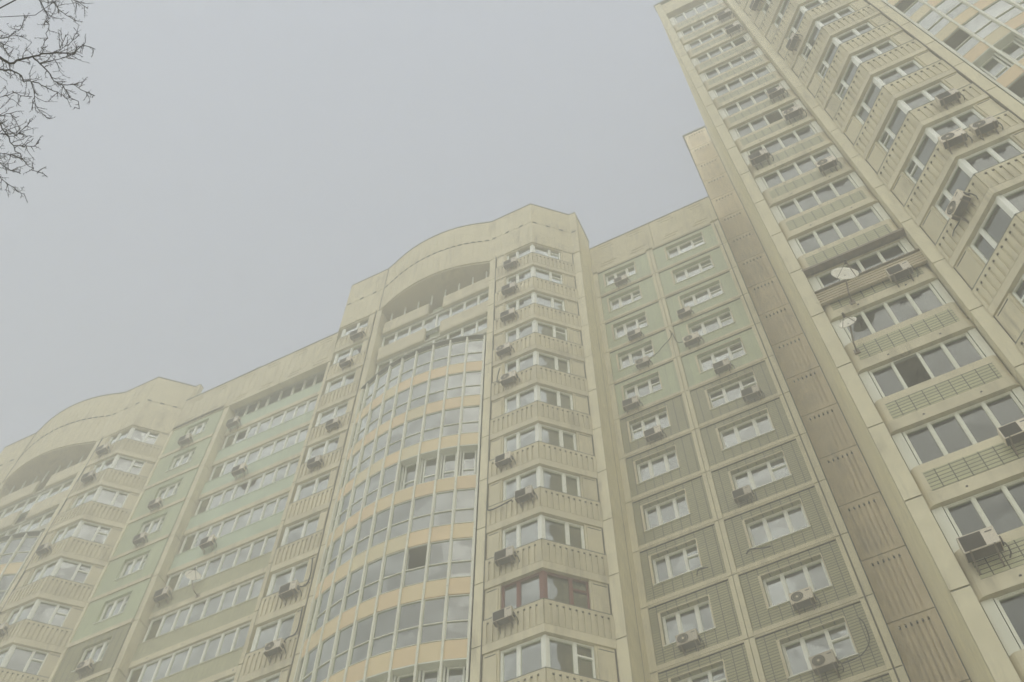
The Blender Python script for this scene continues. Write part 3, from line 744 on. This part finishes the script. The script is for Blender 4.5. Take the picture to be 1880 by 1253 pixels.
for x, z, k, l in [
    (-5.68, 51.18, 'square', 'hazy air conditioner topmost in the left window column of the green wall'),
    (-5.55, 45.45, 'square', 'air conditioner second from top in the left column of the green wall'),
    (-5.44, 42.79, 'round', 'round fan air conditioner left of the drooping black cable on green wall'),
    (-6.22, 39.97, 'square', 'air conditioner under the lowest mint window of the left column, green wall'),
    (-5.56, 37.28, 'square', 'air conditioner under the first olive window of the left column, green wall'),
    (-5.74, 26.16, 'round', 'round fan air conditioner lowest in the left column of the olive wall'),
    (-3.20, 45.52, 'square', 'air conditioner topmost in the right window column of the green wall'),
    (-3.21, 42.93, 'round', 'round fan air conditioner right of the drooping black cable on green wall'),
    (-2.37, 39.97, 'square', 'air conditioner under the lowest mint window of the right column, green wall'),
    (-1.68, 37.34, 'square', 'air conditioner under the right end of a dark paned olive wall window'),
    (-3.03, 31.78, 'square', 'air conditioner at the left corner of a right column olive wall window'),
    (-2.25, 26.15, 'round', 'round fan air conditioner second lowest in right column of the olive wall'),
    (-2.23, 23.57, 'round', 'round fan air conditioner with long black cable, lowest of the olive wall')]:
    put_ac(x, GF, z, k, l, 'air conditioners on the green tiled wall')
for x, z, k, l in [
    (3.84, 59.30, 'square', 'very faint air conditioner topmost on the tower balconies'),
    (3.79, 56.42, 'square', 'faint air conditioner second from top on the tower balconies'),
    (3.68, 45.47, 'square', 'hazy air conditioner third from top on the tower balconies'),
    (3.74, 42.55, 'round', 'hazy air conditioner with pipe over the balcony edge, fourth from top on tower'),
    (1.89, 39.85, 'square', 'air conditioner at the left end of a balcony with one open window'),
    (3.66, 36.89, 'round', 'round fan air conditioner at right end of a balcony, under the open window one'),
    (3.57, 28.34, 'square', 'air conditioner on the tan siding balcony, right of the large satellite dish'),
    (3.62, 20.31, 'square', 'air conditioner cut by the right picture edge on the tower balconies'),
    (1.88, 17.54, 'square', 'largest looking air conditioner, lowest on the tower, above a blind')]:
    put_ac(x, TL, z, k, l, 'air conditioners on the tower balconies')
for x, z, k, l in [
    (7.16, 33.54, 'square', 'air conditioner alone on the zigzag balcony below the roof-ward dark windows'),
    (6.34, 30.69, 'round', 'left one of two neighbouring air conditioners on one zigzag balcony'),
    (7.19, 30.66, 'round', 'right one of two neighbouring air conditioners on one zigzag balcony')]:
    put_ac(x, TC, z, k, l, 'air conditioners on the zigzag bay')
for x, y, z, k, l in [
    (5.07, 14.89, 55.54, 'square', 'faint air conditioner at the top picture edge on the zigzag bay'),
    (5.12, 14.84, 47.49, 'square', 'hazy air conditioner on the slanted side of the zigzag bay, near the top'),
    (5.41, 14.55, 28.11, 'round', 'air conditioner with dangling cable on the slanted side of the zigzag bay')]:
    put_ac(x, y, z, k, l, 'air conditioners on the zigzag bay', rz=math.radians(-45))

# ------------------------------------------------------------------ satellite dishes
def dish(name, label, centre, mount, R, axis, arm_dir):
    r = thing(name, label, 'satellite dish', mount, 'satellite dishes on the balconies')
    c = Vector(centre); ax = Vector(axis).normalized(); x = ax.orthogonal().normalized(); y = ax.cross(x)
    mb = MB(); nr, na = 5, 28; rings = []
    for side in (0, 1):
        for i in range(nr+1):
            q = R*i/nr; dep = .16*R*((q/R)**2-1)-side*.012
            rings.append([c+x*(q*math.cos(2*math.pi*j/na))+y*(q*math.sin(2*math.pi*j/na))*1.0+ax*dep for j in range(na)])
    verts = [p for rg in rings for p in rg]; f = []
    for side in (0, 1):
        b = side*(nr+1)
        for i in range(nr):
            for j in range(na): f.append(((b+i)*na+j, (b+i)*na+(j+1) % na, (b+i+1)*na+(j+1) % na, (b+i+1)*na+j))
    for j in range(na): f.append((nr*na+j, nr*na+(j+1) % na, (2*nr+1)*na+(j+1) % na, (2*nr+1)*na+j))
    mb.add(verts, f); mb.build('reflector', 'dish', r, smooth=True)
    foc = c+ax*R*.95-Vector(arm_dir).normalized()*0+x*0
    low = c+Vector((0, 0, -R*.8))*1.0
    mb = MB(); mb.tube([c+x*R*.97+ax*0, foc], .008, 5); mb.tube([c-x*R*.97, foc], .008, 5); mb.tube([c-y*R*.97 if (c-y*R).z < (c+y*R).z else c+y*R*.97, foc], .012, 5)
    a = mb.build('feed_arm', 'metal', r)
    mb = MB(); mb.tube([foc+ax*.06, foc-ax*.07], [.03, .035], 10); mb.build('receiver', 'acmid', a)
    m = Vector(mount)
    mb = MB(); mb.tube([m, m+Vector((0, -.28, .02)), Vector((c.x, c.y, c.z))-ax*.2*R-ax*.05+Vector((0, 0, -.12)), c-ax*.17*R], .022, 7)
    mb.abox(m.x-.07, m.x+.07, m.y-.03, m.y, m.z-.10, m.z+.10); mb.build('mount', 'metal', r)
    return r
dish('satellite_dish', 'large satellite dish standing out from the tan siding balcony', (2.28, 15.38, 28.62), (2.13, 15.92, 27.95), .36, (.35, -.9, -.02), (0, -1, 0))
dish('satellite_dish', 'small white satellite dish one balcony under the large dish', (1.72, 15.45, 26.3), (1.64, 16.05, 25.80), .24, (-.1, -.95, .15), (0, -1, 0))
dish('satellite_dish', 'round beige satellite dish on the long mint and tiled balcony rows at left', (-25.26, 21.75, 38.15), (-25.05, 22.18, 37.2), .34, (.75, -.75, .12), (0, -1, 0))

# ------------------------------------------------------------------ loose cables, pipe stubs
def cable(label, pts, r=.014, cat='cable', name='cable', mat='rubber', grp=None):
    P = [Vector(p) for p in pts]; out = []
    for i in range(len(P)-1):       # Catmull-Rom
        a, b, c, d = P[max(i-1, 0)], P[i], P[i+1], P[min(i+2, len(P)-1)]
        for k in range(6):
            t = k/6; out.append(.5*((2*b)+(c-a)*t+(2*a-5*b+4*c-d)*t*t+(-a+3*b-3*c+d)*t**3))
    out.append(P[-1]); mb = MB(); mb.tube(out, r, 6)
    return tag(mb.build(name, mat), label, cat, grp)
g = 'loose cables on the walls'
cable('black cable drooping from the pilaster to the left round fan unit', [(-3.97, 23.33, 44.42), (-4.1, 23.25, 43.9), (-4.51, 23.25, 43.46), (-4.75, 23.27, 43.2), (-5.02, 23.2, 43.0)], .016, grp=g)
cable('short black cable from the pilaster to the right round fan unit', [(-3.94, 23.33, 44.42), (-3.9, 23.27, 43.9), (-3.82, 23.25, 43.35), (-3.6, 23.2, 43.1)], .016, grp=g)
cable('long black cable curving beside the lowest unit of the olive wall', [(-.96, 23.38, 24.9), (-.90, 23.36, 24.6), (-.95, 23.36, 23.95), (-1.29, 23.36, 23.58), (-1.81, 23.28, 23.44)], .017, grp=g)
cable('cut black pipe end sticking out under an olive wall window, right column', [(-3.47, 23.40, 29.14), (-3.30, 23.33, 29.20), (-2.95, 23.32, 29.05), (-2.67, 23.34, 29.02)], .026, grp=g)
cable('bent black pipe end under an olive wall window, left column', [(-5.10, 23.32, 28.93), (-5.01, 23.30, 29.12), (-4.72, 23.36, 29.15)], .022, grp=g)
cable('black pipe running down beside the second lowest unit left of yellow bay', [(-17.78, 20.15, 33.2), (-17.72, 20.17, 32.3), (-17.80, 20.17, 31.8), (-18.0, 20.1, 31.72)], .022, grp=g)
cable('black pipe running down beside the round fan unit left of yellow bay', [(-17.72, 20.17, 30.6), (-17.72, 20.17, 29.4), (-18.0, 20.12, 29.2), (-18.02, 20.05, 28.95)], .022, grp=g)
cable('short hanging black cable on the middle corner bay, left of a round fan unit', [(-10.55, 20.2, 41.45), (-10.62, 20.19, 40.9), (-10.64, 20.18, 40.4), (-10.5, 20.1, 40.2)], .018, grp=g)
cable('black pipe lying along the balcony two storeys above the red-brown window', [(-10.86, 20.2, 32.3), (-10.84, 20.17, 31.9), (-10.55, 20.12, 31.75), (-9.9, 20.05, 31.75)], .022, grp=g)
cable('dangling black cable under the slanted unit of the zigzag bay', [(5.50, 14.80, 28.25), (5.36, 14.95, 28.08), (5.14, 15.14, 28.05), (5.04, 15.24, 27.95)], .014, grp=g)
cable('short pipe end at the pilaster above the olive wall, right of a hole', [(-4.00, 23.36, 44.62), (-4.02, 23.2, 44.55)], .03, mat='ac', grp=g)

# lamp glowing inside the glass bay
CX, CY, CZ = -12.65, 20.40, 27.72
ch = thing('chandelier', 'small lit chandelier glowing behind the yellow glass bay', 'lamp', (CX, CY, 28.09))
mb = MB(); mb.tube([(CX, CY, 28.09), (CX, CY, CZ+.05)], .01, 5); mb.tube([(CX, CY, CZ+.1), (CX, CY, CZ-.03)], [.03, .05], 8); mb.build('stem', 'metal', ch)
for i in range(5):
    a = 2*math.pi*i/5; mb = MB(); x, y = CX+.17*math.cos(a), CY+.17*math.sin(a)
    mb.tube([(CX, CY, CZ), ((x+CX)/2, (y+CY)/2, CZ-.06), (x, y, CZ+.02)], .007, 4); am = mb.build('arm', 'metal', ch)
    mb = MB(); mb.tube([(x, y, CZ+.02), (x, y, CZ+.05), (x, y, CZ+.09), (x, y, CZ+.12)], [.014, .028, .024, .005], 8); mb.build('bulb', 'bulb', am)
# little ventilator on the left roof edge
mb = MB(); mb.abox(-26.55, -26.33, 21.8, 22.0, 56.46, 56.6); mb.abox(-26.6, -26.28, 21.76, 22.04, 56.601, 56.78)
tag(mb.build('roof_vent', 'flash'), 'small box vent on the roof edge above the mint balconies', 'roof vent')
# ------------------------------------------------------------------ bare tree reaching in from the left
rnd = random.Random(21)
tr = thing('bare_tree', 'leafless tree whose dark twigs reach into the upper left sky', 'tree', (-9.6, -1.2, GZ))
def wob(p, q, n, amp):
    p, q = Vector(p), Vector(q); L = (q-p).length
    return [p+(q-p)*(i/n)+(Vector((rnd.uniform(-1, 1), rnd.uniform(-1, 1), rnd.uniform(-1, 1)))*amp*L if 0 < i < n else Vector()) for i in range(n+1)]
TRUNK = [Vector(p) for p in ((-9.6, -1.2, GZ), (-9.55, -1.15, 0), (-9.3, -1.0, 3), (-9.35, -.9, 6), (-9.0, -.7, 9), (-8.9, -.5, 12), (-8.7, -.4, 15.5))]
mb = MB(); mb.tube(TRUNK, [.34, .27, .22, .19, .15, .10, .03], 12); mb.build('trunk', 'bark', tr, smooth=True)
def twigs(mb, path, r0, depth, dens, ln):
    """side twigs along a path; angular zigzag growth"""
    tot = len(path)
    for i in range(1, tot):
        p, q = path[i-1], path[i]; d = (q-p)
        if d.length < 1e-4: continue
        k = max(1, int(d.length*dens*(.25+rnd.random()*.7)))
        for _ in range(k):
            f = rnd.random(); s = p+d*f; along = (i-1+f)/tot
            perp = d.normalized().cross(Vector((rnd.uniform(-1, 1), rnd.uniform(-1, 1), rnd.uniform(-1, 1)))).normalized()
            g = (d.normalized()*rnd.uniform(.4, 1.0)+perp*rnd.uniform(.5, 1.1)).normalized()
            L = ln*rnd.uniform(.3, 1.0)*(1.0-.7*along); n = 3 if depth else 2
            tp = [s]; gd = g
            for j in range(n+1):
                gd = (gd+Vector((rnd.uniform(-.45, .45), rnd.uniform(-.45, .45), rnd.uniform(-.35, .5)))).normalized(); tp.append(tp[-1]+gd*L/(n+1))
            rr = min(r0*.6, .0038 if depth else .0024)
            mb.tube(tp, [rr*(1-.62*j/(n+1)) for j in range(n+2)], 4, 1)
            if depth: twigs(mb, tp, rr, depth-1, 4, L*.55)
BR = [
    (3, 0.045, [(-5.71, 0.23, 11.12), (-5.63, 0.32, 11.17), (-5.56, 0.41, 11.13), (-5.51, 0.43, 11.28), (-5.43, 0.46, 11.36), (-5.07, 0.49, 10.94), (-4.89, 0.55, 10.85), (-5.26, 0.63, 11.84), (-4.82, 0.56, 11.1), (-4.71, 0.65, 11.04)], 5),
    (None, 0.016, [(-5.39, 0.46, 11.27), (-5.37, 0.54, 11.27), (-5.37, 0.64, 11.32), (-5.35, 0.74, 11.27), (-5.32, 0.81, 11.32), (-5.26, 0.86, 11.19), (-5.33, 0.95, 11.32)], 6),
    (3, 0.03, [(-5.95, 0.33, 11.44), (-5.86, 0.43, 11.49), (-5.82, 0.5, 11.61), (-5.78, 0.58, 11.63), (-5.54, 0.65, 11.24), (-5.75, 0.75, 11.81), (-5.62, 0.85, 11.7), (-5.4, 0.9, 11.37), (-5.15, 0.94, 10.97), (-5.77, 1.13, 12.22)], 6),
    (None, 0.01, [(-5.37, 0.54, 11.28), (-5.25, 0.58, 11.34), (-5.17, 0.61, 11.42), (-5.09, 0.61, 11.44), (-5.04, 0.58, 11.53)], 8),
    (None, 0.009, [(-5.3, 0.81, 11.29), (-5.23, 0.86, 11.34), (-5.16, 0.97, 11.33), (-5.15, 1.05, 11.43)], 7),
    (4, 0.024, [(-5.34, -0.05, 12.07), (-5.33, 0.05, 11.99), (-5.31, 0.15, 11.92), (-5.31, 0.24, 11.9), (-5.56, 0.3, 12.38), (-5.46, 0.4, 11.94), (-5.65, 0.45, 12.09), (-5.5, 0.48, 11.68)], 5),
    (4, 0.014, [(-5.33, 0.02, 12.29), (-5.33, 0.11, 12.27), (-5.32, 0.2, 12.23), (-5.33, 0.3, 12.34), (-5.28, 0.4, 12.38)], 3),
    (4, 0.01, [(-5.15, 0.12, 12.26), (-5.16, 0.2, 12.3), (-5.17, 0.26, 12.44), (-5.15, 0.35, 12.49)], 1.5),
    (3, 0.013, [(-5.72, 0.16, 11.34), (-5.64, 0.18, 11.42), (-5.47, 0.2, 11.31), (-5.53, 0.2, 11.67), (-5.54, 0.16, 11.84), (-5.51, 0.12, 11.89)], 5),
    (3, 0.011, [(-5.67, 0.15, 11.25), (-5.63, 0.22, 11.32), (-5.54, 0.3, 11.18), (-5.7, 0.37, 11.46)], 5),
    (3, 0.014, [(-6.05, 0.6, 11.27), (-5.93, 0.64, 11.28), (-5.75, 0.66, 11.22), (-5.88, 0.74, 11.58), (-5.89, 0.81, 11.78)], 2),
    (None, 0.01, [(-5.7, 0.67, 11.56), (-5.73, 0.77, 11.55), (-5.76, 0.85, 11.5), (-5.74, 0.95, 11.44), (-5.71, 1.05, 11.46)], 1.5),
    (2, 0.026, [(-5.81, 0.64, 10.71), (-5.82, 0.81, 10.78), (-5.7, 0.9, 10.54), (-5.82, 1.05, 10.75), (-5.62, 1.14, 10.36), (-5.87, 1.3, 10.86), (-5.63, 1.34, 10.51), (-5.94, 1.5, 11.16)], 7),
    (2, 0.01, [(-5.94, 0.85, 10.74), (-5.88, 0.9, 10.77), (-5.85, 0.98, 11.0), (-5.67, 1.02, 10.74)], 6),
    (None, 0.008, [(-5.79, 1.04, 10.69), (-5.73, 1.09, 10.72), (-5.63, 1.13, 10.7), (-5.58, 1.13, 10.73)], 6),
    (None, 0.008, [(-5.78, 0.95, 10.7), (-5.73, 0.98, 10.74), (-5.61, 0.95, 10.75), (-5.53, 0.92, 10.74)], 6),
    (2, 0.01, [(-6.08, 1.01, 10.76), (-5.99, 1.05, 10.76), (-6.0, 1.17, 11.0), (-5.99, 1.24, 11.06)], 7),
    (2, 0.01, [(-6.11, 1.06, 10.74), (-6.05, 1.13, 10.76), (-6.02, 1.23, 10.78), (-6.0, 1.32, 10.87)], 6),
    (2, 0.012, [(-6.18, 1.12, 10.8), (-6.17, 1.25, 10.81), (-6.16, 1.36, 10.85), (-6.23, 1.49, 11.04), (-6.07, 1.5, 10.83)], 4),
    (2, 0.009, [(-5.86, 0.75, 10.79), (-5.82, 0.76, 10.86), (-5.67, 0.78, 10.77), (-5.64, 0.84, 10.76)], 5),
    (None, 0.008, [(-5.25, 0.51, 11.33), (-5.16, 0.52, 11.37), (-5.05, 0.43, 11.43)], 7),
    (None, 0.009, [(-5.22, 0.53, 11.35), (-5.07, 0.52, 11.41), (-4.95, 0.49, 11.48)], 8)]
for start, r0, path, dens in BR:
    P = [Vector(p) for p in path]
    if start is not None:
        P0 = TRUNK[start]; a = P0+(P[0]-P0)*.5+Vector((0, 0, .5)); P = [P0, P0+(a-P0)*.5+Vector((.05, .06, .12)), a]+P
    n = len(P); m = MB(); fine = []
    for i in range(n-1): fine += (wob(P[i], P[i+1], 6, .05) if start is not None and i < 3 else wob(P[i], P[i+1], 3, .05))[:-1]
    fine.append(P[-1])
    m.tube(fine, [max(.0035, .5*r0*(1-.9*i/(len(fine)-1))) for i in range(len(fine))], 6)
    twigs(m, fine[(18 if start is not None else 1):], r0, 2, dens*.6, .30); m.build('branch', ['bark', 'twig'], tr)

for k in range(16):      # limbs on the side away from the houses
    i = 2+k % 4; P0 = TRUNK[i]+(TRUNK[i+1]-TRUNK[i])*rnd.random(); an = math.radians(rnd.uniform(125, 275)); L0 = rnd.uniform(2.0, 4.2)*(1-.08*i)
    d0 = Vector((math.cos(an), math.sin(an), rnd.uniform(.45, .9))); fine = [P0]
    for j in range(8): d0 = (d0+Vector((rnd.uniform(-.22, .22), rnd.uniform(-.22, .22), rnd.uniform(-.1, .2)))).normalized(); fine.append(fine[-1]+d0*L0/8)
    m = MB(); m.tube(fine, [max(.006, .05*(1-.12*j)) for j in range(9)], 6); twigs(m, fine[2:], .02, 2, 3, .8); m.build('branch', ['bark', 'twig'], tr)

# ------------------------------------------------------------------ ground, haze, light, camera
mb = MB(); mb.abox(-85, 65, -45, 75, GZ-.3, GZ); tag(mb.build('ground', 'ground'), kind='structure')
mb = MB(); mb.abox(-60, 40, 6, 14, GZ+.001, GZ+.005); tag(mb.build('pavement', 'paving'), kind='structure')
mb = MB(); mb.abox(-90, 70, -50, 80, GZ-1.3, 73)
m, nt, out = new_mat('haze'); pv = N(nt, 'ShaderNodeVolumePrincipled')
HZ_COL = (.945, .925, .848); HZ_DEN = .0130
pv.inputs['Color'].default_value = (*HZ_COL, 1); pv.inputs['Density'].default_value = HZ_DEN; pv.inputs['Anisotropy'].default_value = 0.0
nt.links.new(pv.outputs[0], out.inputs['Volume']); M['haze'] = m
tag(mb.build('haze', 'haze'), kind='stuff')

SUN_EL, SUN_AZ = 54, 163     # overcast: the sun stands behind and left of the camera
w = bpy.data.worlds.new('World'); scene.world = w; w.use_nodes = True
nt = w.node_tree; nt.nodes.clear(); L = nt.links.new
sk = nt.nodes.new('ShaderNodeTexSky'); sk.sky_type = 'NISHITA'; sk.sun_disc = False; sk.sun_elevation = math.radians(SUN_EL); sk.sun_rotation = math.radians(SUN_AZ)
sk.dust_density = 0.6; sk.air_density = 1.0; sk.ozone_density = 1.0
hs = nt.nodes.new('ShaderNodeHueSaturation'); hs.inputs['Saturation'].default_value = .42
bg = nt.nodes.new('ShaderNodeBackground'); bg.inputs['Strength'].default_value = .15; wo = nt.nodes.new('ShaderNodeOutputWorld')
L(sk.outputs[0], hs.inputs['Color']); L(hs.outputs[0], bg.inputs['Color']); L(bg.outputs[0], wo.inputs['Surface'])
sd_ = bpy.data.lights.new('sun', 'SUN'); sd_.energy = 0.5; sd_.angle = math.radians(100); sd_.color = (1, .97, .88)
so = bpy.data.objects.new('sun', sd_); COL.objects.link(so)
az = math.radians(SUN_AZ); el = math.radians(SUN_EL)
dirn = Vector((math.sin(az)*math.cos(el), math.cos(az)*math.cos(el), math.sin(el)))
so.rotation_euler = dirn.to_track_quat('Z', 'Y').to_euler(); so.location = dirn*60

cam = bpy.data.cameras.new('camera'); co = bpy.data.objects.new('camera', cam); COL.objects.link(co)
cam.sensor_width = 36; cam.lens = 36*2154.25/1880; cam.clip_start = .1; cam.clip_end = 2000
yaw, pit, rol = math.radians(26.336), math.radians(62.547), math.radians(.332)
fw = Vector((-math.sin(yaw)*math.cos(pit), math.cos(yaw)*math.cos(pit), math.sin(pit)))
ri = Vector((math.cos(yaw), math.sin(yaw), 0)); up = ri.cross(fw)
r2 = ri*math.cos(rol)+up*math.sin(rol); u2 = up*math.cos(rol)-ri*math.sin(rol)
co.matrix_world = Matrix(((r2.x, u2.x, -fw.x, 0), (r2.y, u2.y, -fw.y, 0), (r2.z, u2.z, -fw.z, 0), (0, 0, 0, 1)))
scene.camera = co
vs = scene.view_settings; vs.view_transform = 'Standard'; vs.look = 'None'; vs.exposure = 0.95; vs.gamma = 1
cy = scene.cycles; cy.use_denoising = True; cy.max_bounces = 8; cy.diffuse_bounces = 3; cy.glossy_bounces = 3; cy.transparent_max_bounces = 12; cy.transmission_bounces = 4; cy.volume_bounces = 2
cy.use_adaptive_sampling = True; cy.adaptive_threshold = .02
